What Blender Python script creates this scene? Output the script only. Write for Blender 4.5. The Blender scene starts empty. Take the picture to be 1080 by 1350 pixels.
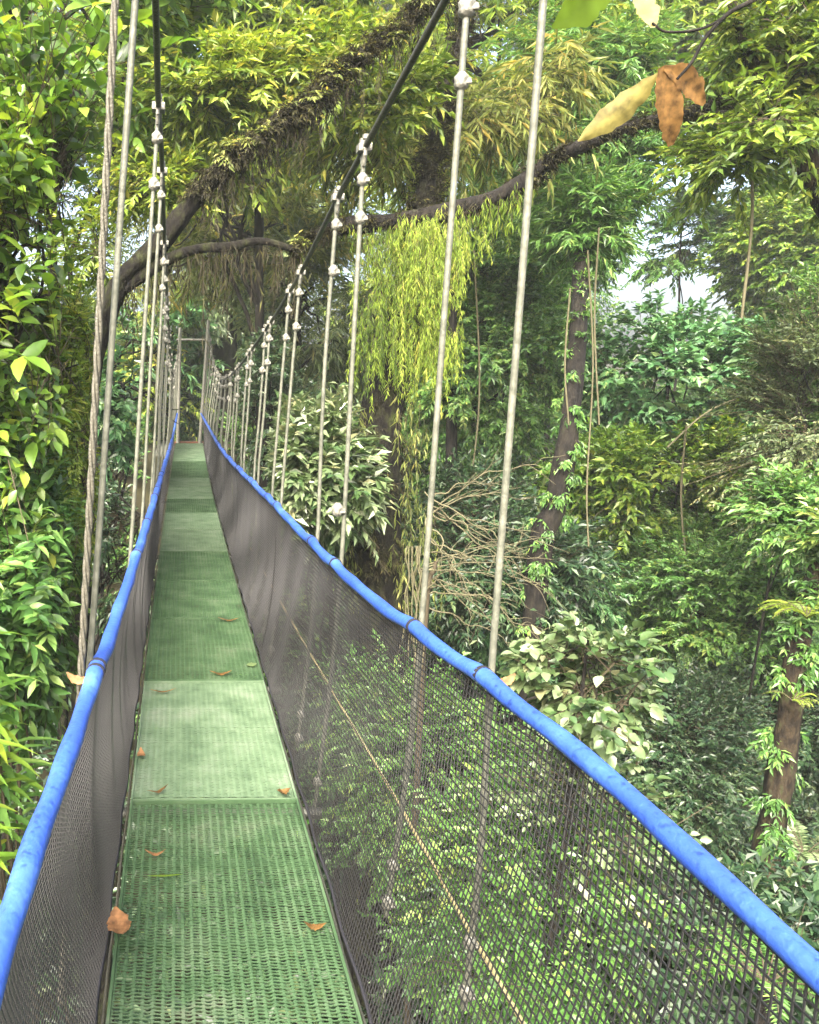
import bpy, math
import numpy as np
from mathutils import Vector, Matrix

rng = np.random.default_rng(11)
sc = bpy.context.scene
COL = sc.collection
FPX = 1080.0
PITCH = math.atan(170 / 1080)
CPI, SPI = math.cos(PITCH), math.sin(PITCH)
UP = np.array([0, 0, 1.0])


def P(x, y, d):
    """photo direction (x, y) at forward distance d, camera at the origin looking along +Y"""
    u, v = (x - 250) / FPX, (675 - y) / FPX
    Y, Z = CPI + v * SPI, -SPI + v * CPI
    return np.array([u / Y * d, d, Z / Y * d])


def PZ(x, y, z):
    u, v = (x - 250) / FPX, (675 - y) / FPX
    Y, Z = CPI + v * SPI, -SPI + v * CPI
    return np.array([u / Z * z, Y / Z * z, z])


def norm(a):
    return a / np.maximum(np.linalg.norm(a, axis=-1, keepdims=True), 1e-9)


def rnd_dirs(n):
    return norm(rng.normal(size=(n, 3)))


def smooth_curve(pts, n):
    """Catmull-Rom through pts, n samples"""
    p = np.asarray(pts, float)
    p = np.vstack([2 * p[0] - p[1], p, 2 * p[-1] - p[-2]])
    m = len(p) - 3
    t = np.linspace(0, m - 1e-6, n)
    i = t.astype(int)
    f = (t - i)[:, None]
    a, b, c, d = p[i], p[i + 1], p[i + 2], p[i + 3]
    return 0.5 * (2 * b + (c - a) * f + (2 * a - 5 * b + 4 * c - d) * f ** 2 + (3 * b - a - 3 * c + d) * f ** 3)


# ------------------------------------------------------------------ materials
def new_mat(name):
    m = bpy.data.materials.new(name)
    m.use_nodes = True
    nt = m.node_tree
    nt.nodes.clear()
    out = nt.nodes.new('ShaderNodeOutputMaterial')
    return m, nt, nt.nodes.new, nt.links.new, out


def ramp(N, cols, pos=None):
    r = N('ShaderNodeValToRGB')
    e = r.color_ramp.elements
    k = len(cols)
    pos = pos or [i / (k - 1) for i in range(k)]
    while len(e) < k:
        e.new(0.5)
    for i in range(k):
        e[i].position = pos[i]
        e[i].color = (*cols[i], 1)
    return r


def leaf_mat(name, cols, trans=0.35, rough=0.36, spec=0.45, tint=(1.25, 1.2, 0.55), spot=(14, .75, 1.2)):
    m, nt, N, L, out = new_mat(name)
    at = N('ShaderNodeAttribute'); at.attribute_name = 'rnd'
    y_ = cols[-1]
    r = ramp(N, list(cols) + [(y_[0] * 1.25, y_[1] * 1.02, y_[2] * .9)], [.05, .35, .62, .86, 1.0][:len(cols)] + [1.0] if len(cols) == 4 else None)
    L(at.outputs['Fac'], r.inputs['Fac'])
    tc = N('ShaderNodeTexCoord')
    nz = N('ShaderNodeTexNoise'); nz.inputs['Scale'].default_value = spot[0]; nz.inputs['Detail'].default_value = 3
    L(tc.outputs['Object'], nz.inputs['Vector'])
    mr = N('ShaderNodeMapRange'); mr.inputs['From Min'].default_value = .3; mr.inputs['From Max'].default_value = .7
    mr.inputs['To Min'].default_value = spot[1]; mr.inputs['To Max'].default_value = spot[2]
    L(nz.outputs['Fac'], mr.inputs['Value'])
    mx = N('ShaderNodeVectorMath'); mx.operation = 'SCALE'
    L(r.outputs['Color'], mx.inputs[0]); L(mr.outputs['Result'], mx.inputs['Scale'])
    b = N('ShaderNodeBsdfPrincipled')
    b.inputs['Roughness'].default_value = rough
    b.inputs['Specular IOR Level'].default_value = spec
    L(mx.outputs['Vector'], b.inputs['Base Color'])
    ti = N('ShaderNodeVectorMath'); ti.operation = 'MULTIPLY'
    ti.inputs[1].default_value = tint
    L(mx.outputs['Vector'], ti.inputs[0])
    t = N('ShaderNodeBsdfTranslucent')
    L(ti.outputs['Vector'], t.inputs['Color'])
    ms = N('ShaderNodeMixShader'); ms.inputs['Fac'].default_value = trans
    L(b.outputs[0], ms.inputs[1]); L(t.outputs[0], ms.inputs[2])
    L(ms.outputs[0], out.inputs['Surface'])
    return m


def noise_mat(name, cols, scale=8, rough=0.85, spec=0.3, bump=0.0, bscale=40, metal=0.0, pos=None, stretch=(1, 1, 1), detail=6):
    m, nt, N, L, out = new_mat(name)
    tc = N('ShaderNodeTexCoord')
    mp = N('ShaderNodeMapping'); mp.inputs['Scale'].default_value = stretch
    L(tc.outputs['Object'], mp.inputs['Vector'])
    nz = N('ShaderNodeTexNoise'); nz.inputs['Scale'].default_value = scale; nz.inputs['Detail'].default_value = detail
    nz.inputs['Roughness'].default_value = 0.62
    L(mp.outputs[0], nz.inputs['Vector'])
    r = ramp(N, cols, pos)
    L(nz.outputs['Fac'], r.inputs['Fac'])
    b = N('ShaderNodeBsdfPrincipled')
    b.inputs['Roughness'].default_value = rough
    b.inputs['Specular IOR Level'].default_value = spec
    b.inputs['Metallic'].default_value = metal
    L(r.outputs['Color'], b.inputs['Base Color'])
    if bump:
        n2 = N('ShaderNodeTexNoise'); n2.inputs['Scale'].default_value = bscale; n2.inputs['Detail'].default_value = 5
        L(mp.outputs[0], n2.inputs['Vector'])
        bp = N('ShaderNodeBump'); bp.inputs['Strength'].default_value = bump; bp.inputs['Distance'].default_value = 0.02
        L(n2.outputs['Fac'], bp.inputs['Height']); L(bp.outputs[0], b.inputs['Normal'])
    L(b.outputs[0], out.inputs['Surface'])
    return m


M = {}
M['leaf_bright'] = leaf_mat('bright broad leaf', [(.035, .085, .012), (.075, .155, .018), (.12, .215, .025), (.20, .28, .04)], .42, .38, .5)
M['leaf_deep'] = leaf_mat('deep green broad leaf', [(.022, .058, .009), (.06, .13, .015), (.115, .205, .022), (.20, .285, .035)], .42, .36, .5)
M['leaf_yellow'] = leaf_mat('yellow green leaf', [(.05, .10, .014), (.11, .18, .02), (.18, .25, .03), (.28, .33, .06)], .45, .45)
M['leaf_mid'] = leaf_mat('mid green leaf', [(.03, .08, .018), (.06, .15, .029), (.10, .21, .043), (.17, .28, .07)], .35, .42)
M['leaf_blue'] = leaf_mat('blue green leaf', [(.025, .076, .026), (.052, .14, .048), (.088, .20, .068), (.155, .27, .105)], .3, .38, .5, (1.2, 1.2, .7))
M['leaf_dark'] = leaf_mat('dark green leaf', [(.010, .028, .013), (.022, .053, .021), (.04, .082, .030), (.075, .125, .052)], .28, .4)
M['leaf_grey'] = leaf_mat('grey green leaf', [(.04, .066, .03), (.075, .11, .045), (.12, .165, .065), (.18, .22, .10)], .35, .5)
M['leaf_pale'] = leaf_mat('pale glossy leaf', [(.038, .08, .024), (.075, .122, .042), (.125, .172, .075), (.20, .25, .14)], .3, .33, .6, (1.1, 1.1, .7))
M['leaf_moss'] = leaf_mat('hanging moss', [(.055, .10, .018), (.135, .215, .025), (.235, .325, .04), (.34, .41, .09)], .5, .6, .2)
M['leaf_olive'] = leaf_mat('olive frond', [(.05, .07, .015), (.10, .13, .03), (.17, .20, .05), (.26, .26, .08)], .4, .55, .25)
M['leaf_brown'] = leaf_mat('dry brown hanging leaf', [(.010, .009, .004), (.02, .018, .008), (.036, .036, .013), (.07, .075, .022)], .25, .7, .2, (1.1, 1, .7))
M['bark'] = noise_mat('bark', [(.002, .002, .0018), (.006, .0052, .0042), (.014, .012, .009), (.022, .026, .012)], 15, .9, .2, 1.0, 45, pos=[.32, .46, .6, .75], stretch=(1, 1, .35))
M['bark_moss'] = noise_mat('mossy bark', [(.002, .0019, .0015), (.006, .0052, .004), (.013, .014, .006), (.03, .038, .012)], 13, .95, .15, 1.0, 50, pos=[.34, .47, .58, .74], stretch=(1, 1, .5))
M['bark_orange'] = noise_mat('rusty mossy bark', [(.003, .0022, .0016), (.011, .0085, .0055), (.024, .018, .0105), (.024, .028, .011), (.045, .055, .018)], 16, .95, .15, 1.0, 45, pos=[.32, .44, .54, .62, .75], stretch=(1, 1, .45))
M['twig'] = noise_mat('twig bark', [(.025, .02, .012), (.06, .05, .03)], 12, .9, .2)
M['twig_dry'] = noise_mat('dry pale twig', [(.05, .045, .025), (.11, .105, .06)], 12, .9, .2)
M['soil'] = noise_mat('forest soil', [(.008, .007, .004), (.02, .018, .009), (.03, .035, .012)], 1.5, .95, .1, .6, 8)
M['steel'] = noise_mat('weathered galvanised steel', [(.05, .055, .04), (.085, .09, .066), (.13, .135, .105)], 30, .55, .4, .15, 90, .1, pos=[.3, .5, .7])
M['clamp'] = noise_mat('pale clamp metal', [(.06, .06, .045), (.13, .13, .105), (.21, .21, .175)], 60, .5, .5, .3, 120, .1, pos=[.3, .5, .7])
M['rope'] = noise_mat('dirty steel rope', [(.03, .029, .021), (.065, .063, .046), (.105, .102, .078)], 60, .6, .4, .3, 150, .2)
M['cable'] = noise_mat('dark main cable', [(.02, .022, .018), (.05, .053, .042), (.10, .10, .08)], 40, .5, .5, .3, 120, .4)
M['rope_yellow'] = noise_mat('old yellow rope', [(.14, .12, .05), (.27, .235, .11), (.36, .33, .18)], 40, .8, .2, .4, 200)
M['net'] = noise_mat('dark plastic netting', [(.0055, .0057, .006), (.0088, .009, .0092), (.0145, .0145, .0142)], 6, .55, .35)
M['tie'] = noise_mat('black tie', [(.008, .008, .01), (.02, .02, .025)], 20, .6, .3)
M['dead_orange'] = leaf_mat('withered orange leaf', [(.10, .045, .017), (.18, .085, .035), (.26, .14, .06)], .3, .7, .2, (1.1, .9, .6), (45, .45, 1.4))
M['dead_brown'] = leaf_mat('withered brown leaf', [(.05, .025, .01), (.11, .055, .018), (.17, .10, .03)], .35, .6, .25, (1.2, .95, .5), (38, .3, 1.5))
M['dead_yellow'] = leaf_mat('yellowing leaf', [(.11, .10, .025), (.18, .155, .04), (.25, .215, .07)], .4, .55, .3, (1.1, 1, .5), (30, .45, 1.3))
M['leaf_back'] = leaf_mat('backlit fresh leaf', [(.06, .13, .015), (.10, .18, .018), (.14, .21, .025)], .55, .5, .3)
M['concrete'] = noise_mat('mossy concrete', [(.05, .055, .04), (.10, .10, .085)], 5, .9, .2, .4, 20)
M['wood_rust'] = noise_mat('rusty sill', [(.06, .025, .015), (.14, .06, .035)], 10, .9, .2)


def blue_mat():
    m, nt, N, L, out = new_mat('blue plastic hose')
    tc = N('ShaderNodeTexCoord')
    n1 = N('ShaderNodeTexNoise'); n1.inputs['Scale'].default_value = 4.5; n1.inputs['Detail'].default_value = 4
    n2 = N('ShaderNodeTexNoise'); n2.inputs['Scale'].default_value = 70; n2.inputs['Detail'].default_value = 6
    L(tc.outputs['Object'], n1.inputs['Vector']); L(tc.outputs['Object'], n2.inputs['Vector'])
    r1 = ramp(N, [(.017, .052, .25), (.024, .072, .31), (.055, .135, .39)], [.38, .55, .74])
    L(n1.outputs['Fac'], r1.inputs['Fac'])
    r2 = ramp(N, [(.42, .45, .48), (.9, .92, .95), (1, 1, 1), (1.5, 1.35, 1.15)], [.30, .42, .62, .74])
    L(n2.outputs['Fac'], r2.inputs['Fac'])
    mu = N('ShaderNodeVectorMath'); mu.operation = 'MULTIPLY'
    L(r1.outputs['Color'], mu.inputs[0]); L(r2.outputs['Color'], mu.inputs[1])
    b = N('ShaderNodeBsdfPrincipled'); b.inputs['Roughness'].default_value = .42
    L(mu.outputs[0], b.inputs['Base Color'])
    bp = N('ShaderNodeBump'); bp.inputs['Strength'].default_value = .25; bp.inputs['Distance'].default_value = .01
    L(n2.outputs['Fac'], bp.inputs['Height']); L(bp.outputs[0], b.inputs['Normal'])
    L(b.outputs[0], out.inputs['Surface'])
    return m


def deck_mat(name, cols):
    m, nt, N, L, out = new_mat(name)
    tc = N('ShaderNodeTexCoord')
    oi = N('ShaderNodeObjectInfo')
    ad = N('ShaderNodeVectorMath'); ad.operation = 'ADD'
    cx = N('ShaderNodeCombineXYZ')
    ml = N('ShaderNodeMath'); ml.operation = 'MULTIPLY'; ml.inputs[1].default_value = 50
    L(oi.outputs['Random'], ml.inputs[0]); L(ml.outputs[0], cx.inputs[0]); L(ml.outputs[0], cx.inputs[1])
    L(tc.outputs['Object'], ad.inputs[0]); L(cx.outputs[0], ad.inputs[1])
    n1 = N('ShaderNodeTexNoise'); n1.inputs['Scale'].default_value = 4.5; n1.inputs['Detail'].default_value = 6; n1.inputs['Roughness'].default_value = .65
    L(ad.outputs[0], n1.inputs['Vector'])
    r1 = ramp(N, cols, [.22, .36, .5, .62, .76])
    L(n1.outputs['Fac'], r1.inputs['Fac'])
    b = N('ShaderNodeBsdfPrincipled'); b.inputs['Roughness'].default_value = .68; b.inputs['Specular IOR Level'].default_value = .25
    mr = N('ShaderNodeMapRange'); mr.inputs['To Min'].default_value = .8; mr.inputs['To Max'].default_value = 1.28
    L(oi.outputs['Random'], mr.inputs['Value'])
    sv = N('ShaderNodeVectorMath'); sv.operation = 'SCALE'
    L(r1.outputs['Color'], sv.inputs[0]); L(mr.outputs['Result'], sv.inputs['Scale'])
    L(sv.outputs['Vector'], b.inputs['Base Color'])
    L(b.outputs[0], out.inputs['Surface'])
    return m


M['blue'] = blue_mat()
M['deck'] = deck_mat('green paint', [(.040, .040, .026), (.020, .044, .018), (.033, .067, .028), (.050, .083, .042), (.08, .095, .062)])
M['deck_pale'] = deck_mat('paler green paint', [(.065, .067, .046), (.052, .088, .047), (.080, .125, .070), (.108, .148, .095), (.14, .165, .12)])  # paler set of greens, used on the dense grating panels


# ------------------------------------------------------------------ mesh collector
class MB:
    def __init__(self):
        self.v, self.f, self.n = [], [], 0   # f: (faces array (k, 3|4), mat, smooth, rnd array)

    def add(self, v, f, mat=0, smooth=False, rnd=None):
        v = np.asarray(v, float).reshape(-1, 3)
        f = np.asarray(f, int)
        if len(f) == 0:
            return
        r = np.full(len(f), .5) if rnd is None else np.asarray(rnd, float)
        self.v.append(v)
        self.f.append((f + self.n, mat, smooth, r))
        self.n += len(v)

    def addm(self, v, flist, mat=0, smooth=False):
        v = np.asarray(v, float).reshape(-1, 3)
        self.v.append(v)
        for f, r in flist:
            self.f.append((np.asarray(f, int) + self.n, mat, smooth, np.asarray(r, float)))
        self.n += len(v)

    def build(self, name, mats, parent=None, origin=None):
        me = bpy.data.meshes.new(name)
        V = np.concatenate(self.v)
        base = np.zeros(3)
        if parent is not None:
            p = parent
            while p is not None:
                base = base + np.array(p.location); p = p.parent
        if origin is not None:
            base = np.asarray(origin, float)
        V = V - base
        loops = np.concatenate([f.ravel() for f, *_ in self.f])
        tot = np.concatenate([np.full(len(f), f.shape[1]) for f, *_ in self.f])
        mi = np.concatenate([np.full(len(f), m) for f, m, *_ in self.f])
        sm = np.concatenate([np.full(len(f), s) for f, _, s, _ in self.f])
        rd = np.concatenate([r for *_, r in self.f])
        me.vertices.add(len(V)); me.vertices.foreach_set('co', V.astype(np.float32).ravel())
        me.loops.add(len(loops)); me.loops.foreach_set('vertex_index', loops.astype(np.int32))
        me.polygons.add(len(tot))
        st = np.concatenate([[0], np.cumsum(tot)[:-1]])
        me.polygons.foreach_set('loop_start', st.astype(np.int32))
        me.polygons.foreach_set('material_index', mi.astype(np.int32))
        me.polygons.foreach_set('use_smooth', sm.astype(bool))
        a = me.attributes.new('rnd', 'FLOAT', 'FACE')
        a.data.foreach_set('value', rd.astype(np.float32))
        for m in (mats if isinstance(mats, (list, tuple)) else [mats]):
            me.materials.append(m)
        me.update(calc_edges=True)
        o = bpy.data.objects.new(name, me)
        COL.objects.link(o)
        if parent is not None:
            o.parent = parent
        elif origin is not None:
            o.location = origin
        return o


def tube(mb, pts, rad, n=8, mat=0, caps=True, smooth=True, rough=0.0):
    p = np.asarray(pts, float)
    k = len(p)
    r = np.broadcast_to(np.asarray(rad, float), (k,))
    t = norm(np.gradient(p, axis=0))
    ref = np.array([0, 0, 1.0]) if abs(t[0][2]) < .9 else np.array([1.0, 0, 0])
    u = np.cross(t[0], ref); u /= np.linalg.norm(u)
    us = []
    for i in range(k):
        u = u - t[i] * np.dot(u, t[i]); u = u / np.linalg.norm(u)
        us.append(u)
    us = np.array(us); ws = np.cross(t, us)
    a = np.linspace(0, 2 * np.pi, n, endpoint=False)
    rr = r[:, None] * np.ones((1, n))
    if rough:
        tt = np.linspace(0, 1, k)[:, None] * k * .22
        ph = rng.uniform(0, 6.28, 6)
        rr = rr * (1 + rough * (.8 * np.sin(3 * a + ph[0] + .5 * tt) * np.sin(tt * .6 + ph[1]) + .7 * np.sin(5 * a + ph[2] - .4 * tt) + .9 * np.sin(tt * 1.3 + ph[3]) * np.sin(a + ph[4]) + .7 * np.sin(tt * 2.9 + ph[5]) + .35 * rng.normal(size=(k, n))))
    v = p[:, None, :] + rr[..., None] * (us[:, None, :] * np.cos(a)[None, :, None] + ws[:, None, :] * np.sin(a)[None, :, None])
    i = np.arange(k - 1)[:, None] * n; j = np.arange(n)[None, :]; j2 = (j + 1) % n
    f = np.stack([i + j, i + j2, i + n + j2, i + n + j], -1).reshape(-1, 4)
    mb.add(v.reshape(-1, 3), f, mat, smooth)
    if caps and n > 2:
        for e, s in ((0, 1), (k - 1, -1)):
            vv = np.vstack([v[e], p[e]])
            ff = [(n, (q + 1) % n, q) if s > 0 else (n, q, (q + 1) % n) for q in range(n)]
            mb.add(vv, ff, mat, False)


def box(mb, c, s, mat=0, rot=None):
    c = np.asarray(c, float); s = np.asarray(s, float) / 2
    v = np.array([[x, y, z] for x in (-1, 1) for y in (-1, 1) for z in (-1, 1)]) * s
    if rot is not None:
        v = v @ np.asarray(rot).T
    f = [(0, 1, 3, 2), (4, 6, 7, 5), (0, 4, 5, 1), (2, 3, 7, 6), (0, 2, 6, 4), (1, 5, 7, 3)]
    mb.add(v + c, f, mat)


def tag(o, label=None, cat=None, group=None, kind=None):
    for k, v in (('label', label), ('category', cat), ('group', group), ('kind', kind)):
        if v:
            o[k] = v
    return o


def empty(name, loc):
    o = bpy.data.objects.new(name, None)
    o.location = [float(q) for q in loc]
    o.empty_display_size = .2
    COL.objects.link(o)
    return o


HD = .66
DECKZ = -1.65
_dc = [(310, 1350), (281.5, 1055), (269, 898), (255.5, 727)]
_pts = [PZ(x, y, DECKZ) for x, y in _dc] + [P(249.5, 583, 20.6)]
_d = np.array([p[1] for p in _pts]); _x = np.array([p[0] for p in _pts])
_pf = np.polyfit(_d, _x, 2)
deck_x = lambda d: np.polyval(_pf, d)
deck_z = lambda d: DECKZ + np.clip(np.asarray(d, float) - 9, 0, 30) ** 2 * (.2 / 134)
DEND = 20.6

# ------------------------------------------------------------------ foliage
def leaves(mb, pos, ax, nrm, L, W, rnd, detail=0, mat=0, droop=.25, fold=.18):
    n = len(pos)
    L = np.broadcast_to(L, (n,))[:, None]; W = np.broadcast_to(W, (n,))[:, None]
    ax = norm(ax)
    nrm = norm(nrm - ax * (nrm * ax).sum(-1, keepdims=True))
    side = np.cross(nrm, ax)
    if detail == 0:
        b = pos
        l = pos + ax * L * .42 + side * W * .5 + nrm * W * fold - nrm * L * droop * .15
        r = pos + ax * L * .42 - side * W * .5 + nrm * W * fold - nrm * L * droop * .15
        t = pos + ax * L - nrm * L * droop
        v = np.stack([b, l, r, t], 1).reshape(-1, 3)
        k = np.arange(n)[:, None] * 4
        f = np.concatenate([k + np.array([[0, 2, 3]]), k + np.array([[0, 3, 1]])], 0)
        mb.add(v, f, mat, False, np.concatenate([rnd, rnd]))
        return
    def at(s, w):
        c = pos + ax * L * s - nrm * L * droop * s * s
        return c + side * W * .5 * w + nrm * W * fold * abs(w), c, c - side * W * .5 * w + nrm * W * fold * abs(w)
    l1, m1, r1 = at(.22, .72); l2, m2, r2 = at(.48, 1.0); l3, m3, r3 = at(.76, .62)
    t = pos + ax * L - nrm * L * droop * 1.05
    v = np.stack([pos, l1, m1, r1, l2, m2, r2, l3, m3, r3, t], 1).reshape(-1, 3)
    k = np.arange(n)[:, None] * 11
    tri = np.concatenate([k + np.array([q]) for q in ((0, 2, 1), (0, 3, 2), (7, 8, 10), (8, 9, 10))], 0)
    quad = np.concatenate([k + np.array([q]) for q in ((1, 2, 5, 4), (2, 3, 6, 5), (4, 5, 8, 7), (5, 6, 9, 8))], 0)
    mb.addm(v, [(tri, np.tile(rnd, 4)), (quad, np.tile(rnd, 4))], mat, True)


def twigs(mb, a, b, r, mat):
    """thin triangular prisms from a to b"""
    n = len(a)
    t = norm(b - a)
    u = norm(np.cross(t, UP + .01)); w = np.cross(t, u)
    vs = []
    for q in range(3):
        c = math.cos(q * 2.094); s = math.sin(q * 2.094)
        vs.append(a + (u * c + w * s) * r); vs.append(b + (u * c + w * s) * r * .4)
    v = np.stack(vs, 1).reshape(-1, 3)
    k = np.arange(n)[:, None] * 6
    f = np.concatenate([k + np.array([q]) for q in ((0, 2, 3, 1), (2, 4, 5, 3), (4, 0, 1, 5))], 0)
    mb.add(v, f, mat)


SPEC = dict(sprays=10, nleaf=12, twig=.5, L=.12, W=.045, droop=.25, hang=.15, flat=.9, spread=.85, detail=0, out=1.0, up=.1, jit=.3, twr=.004)


def foliage(mb, clumps, spec, mat=0, tmat=1, core=None):
    """clumps (n,4): x y z r. Each holds sprays of leaves along twigs."""
    s = dict(SPEC); s.update(spec)
    cl = np.asarray(clumps, float)
    n = len(cl) * s['sprays']
    c = np.repeat(cl, s['sprays'], 0)
    d0 = rnd_dirs(n)
    d0[:, 2] = d0[:, 2] * .75 + .1
    org = c[:, :3] + d0 * (c[:, 3:4] * rng.uniform(.15, .95, (n, 1)))
    out = d0 if core is None else norm(d0 * .6 + norm(org - core) * .8)
    dr = norm(out * s['out'] + UP * s['up'] + rng.normal(size=(n, 3)) * s['jit'])
    tl = s['twig'] * rng.uniform(.6, 1.3, (n, 1))
    mid = org + dr * tl * .6
    keep = np.ones(n, bool)
    for q in (org, mid, org + dr * tl * 1.1 - UP * tl * s['hang']):
        keep &= ~((np.abs(q[:, 0] - deck_x(q[:, 1])) < .78 + s['L'] * .5) & (q[:, 1] > -1) & (q[:, 1] < 24.5) & (q[:, 2] > -2.4) & (q[:, 2] < 1.55))
    org, dr, tl, out, c = org[keep], dr[keep], tl[keep], out[keep], c[keep]
    crk = np.repeat(rng.normal(0, .13, len(cl)), s['sprays'])[keep]
    n = len(org)
    if n == 0:
        return
    end = org + dr * tl + np.array([0, 0, -1.0]) * tl * s['hang']
    twigs(mb, org - dr * tl * .15, end, s['twr'], tmat)
    m = s['nleaf']
    k = np.tile(np.arange(m), n)
    rp = lambda a: np.repeat(a, m, 0)
    t = ((k + rng.uniform(0, .9, n * m)) / m * .92 + .08)[:, None]
    pos = rp(org) + rp(dr) * rp(tl) * t + np.array([0, 0, -1.0]) * rp(tl) * s['hang'] * t ** 2
    sd = norm(np.cross(rp(dr), UP + .001) + rng.normal(size=(n * m, 3)) * .25) * np.where(k % 2, 1, -1)[:, None]
    ax = norm(rp(dr) * (1 - s['spread'] * .6 * (1 - .5 * t)) + sd * s['spread'] * (1.05 - .5 * t) - UP * s['hang'] + rng.normal(size=(n * m, 3)) * s['jit'] * .7)
    nr = norm(UP * s['flat'] + rp(out) * .35 + rng.normal(size=(n * m, 3)) * .35)
    sz = rng.uniform(.65, 1.2, n * m)
    rn = np.clip(.45 + rp(crk) + rng.normal(0, .23, n * m), 0, 1)
    leaves(mb, pos, ax, nr, s['L'] * sz, s['W'] * sz, rn, s['detail'], mat, s['droop'])


def ell_clumps(c, rad, n, r, shell=.55):
    d = rnd_dirs(n)
    rr = (shell + (1 - shell) * rng.uniform(0, 1, (n, 1))) * rng.uniform(.75, 1.05, (n, 1))
    p = np.asarray(c) + d * rr * np.asarray(rad)
    return np.hstack([p, r * rng.uniform(.65, 1.3, (n, 1))])


def ground_z(x, d):
    x = np.asarray(x, float); d = np.asarray(d, float)
    ss = lambda a, lo, hi: (lambda q: q * q * (3 - 2 * q))(np.clip((a - lo) / (hi - lo), 0, 1))
    z = -7.2 + 5.4 * ss(d, 12, 21.5) + .02 * np.clip(d - 26, 0, 200)
    z = z + 5.4 * ss(-d, -1, 6)
    z = z + .05 * np.clip(x - 7, 0, 100) + .22 * np.clip(-3.5 - x, 0, 40)
    z = z + .25 * np.sin(x * .8 + d * .3) * np.cos(d * .7 - x * .2) * np.clip(np.abs(x) - 1, 0, 1)
    return z


def wob(p, amp):
    return p + np.cumsum(rng.normal(0, amp, p.shape), 0) * np.linspace(0, 1, len(p))[:, None]


def limb(a, b, k=7, sag=.15, wig=.04):
    a = np.asarray(a); b = np.asarray(b)
    t = np.linspace(0, 1, k)[:, None]
    ln = np.linalg.norm(b - a)
    p = a + (b - a) * t + UP * (np.sin(t * np.pi) * sag * ln)
    p[1:-1] += rng.normal(0, wig * ln, (k - 2, 3))
    return smooth_curve(p, k * 2)


def tree(name, label, cat, px, py, d, rx, ry, spec, leaf, n=14, cr=None, trunk=.08, bark='bark', group=None, shell=.5, base=None, rd=None, nlimb=None):
    """a tree or shrub: trunk with limbs, crown of leaf sprays"""
    spec = dict(spec); spec['W'] = spec['W'] * rng.uniform(.85, 1.35); spec['L'] = spec['L'] * rng.uniform(.8, 1.1); spec['hang'] = spec.get('hang', .15) * rng.uniform(.6, 1.5)
    c = P(px, py, d)
    sx, sz = rx * d / FPX, ry * d / FPX
    sy = rd if rd else max(sx, .6 * sz)
    bx = c[0] + rng.normal(0, .15 * sx) if base is None else base[0]
    bd = c[1] + rng.uniform(.3, .6) * sy if base is None else base[1]
    if base is None and bd < 25 and abs(bx - deck_x(bd)) < 1.5:
        bx = float(deck_x(bd)) + (1.7 if bx > deck_x(bd) else -1.7)
    b = np.array([bx, bd, float(ground_z(bx, bd)) - .05])
    root = empty(name, b)
    tag(root, label, cat, group)
    cl = ell_clumps(c, (sx, sy, sz), n, cr or .42 * min(sx, sz), shell)
    top = c + UP * sz * .55
    cc = np.array([c[0] * .5 + bx * .5 if base is None else c[0], bd if base is not None else c[1] + .25 * sy, c[2]])
    tp = smooth_curve([b, b * .6 + cc * .4 + rng.normal(0, .14, 3) * np.array([1, 1, .3]), cc - UP * sz * .2, cc + UP * sz * .55], 22)
    tb = MB()
    tube(tb, tp, np.linspace(trunk, trunk * .3, 22), 9, 0, rough=.06)
    for q in range(nlimb or min(n, 16)):
        j = int(rng.integers(9, 20))
        e = cl[q % n, :3]
        tube(tb, limb(tp[j], e), np.linspace(trunk * .38, trunk * .08, 14), 5, 0)
    tb.build('trunk', M[bark], root)
    cb = MB()
    foliage(cb, cl, spec, core=c)
    foliage(cb, cl[::3], dict(spec, L=spec['L'] * .55, W=spec['W'] * .7, nleaf=int(spec.get('nleaf', 12) * 1.4), twig=spec.get('twig', .5) * .8, jit=.5), core=c)
    foliage(cb, cl[1::4], dict(spec, L=spec['L'] * 1.5, W=spec['W'] * 1.25, sprays=max(3, spec['sprays'] // 4), jit=.45), core=c)
    foliage(cb, cl[::2], dict(spec, sprays=3, nleaf=2, twig=spec.get('twig', .5) * 1.7, twr=.005, hang=.1, jit=.5), core=c)
    cb.build('crown', [M[leaf], M['twig']], root)
    return root


def hanging(mb, anchors, lens, leafL, leafW, per_m, mat=0, smat=1, sway=.04, detail=0, strand=.002, dark=0.0):
    """strands hanging from anchors with narrow drooping leaves"""
    anchors = np.asarray(anchors, float); n = len(anchors)
    a = anchors; b = anchors - UP * lens[:, None] + rng.normal(0, sway, (n, 3)) * np.array([1, 1, .2])
    twigs(mb, a, b, strand, smat)
    cnt = np.maximum(2, (lens * per_m).astype(int))
    idx = np.repeat(np.arange(n), cnt)
    t = rng.uniform(0, 1, len(idx))[:, None]
    pos = a[idx] * (1 - t) + b[idx] * t
    h = rnd_dirs(len(idx)); h[:, 2] *= .2
    ax = norm(h * .75 - UP * rng.uniform(.45, 1.6, (len(idx), 1)))
    nr = norm(h + rng.normal(0, .4, (len(idx), 3)) + UP * .4)
    sz = rng.uniform(.55, 1.25, len(idx))
    crn = rng.normal(0, .16, n)
    rn = np.clip(.5 - dark + crn[idx] + rng.normal(0, .14, len(idx)), 0, 1)
    leaves(mb, pos, ax, nr, leafL * sz, leafW * sz, rn, detail, mat, .15)


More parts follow.
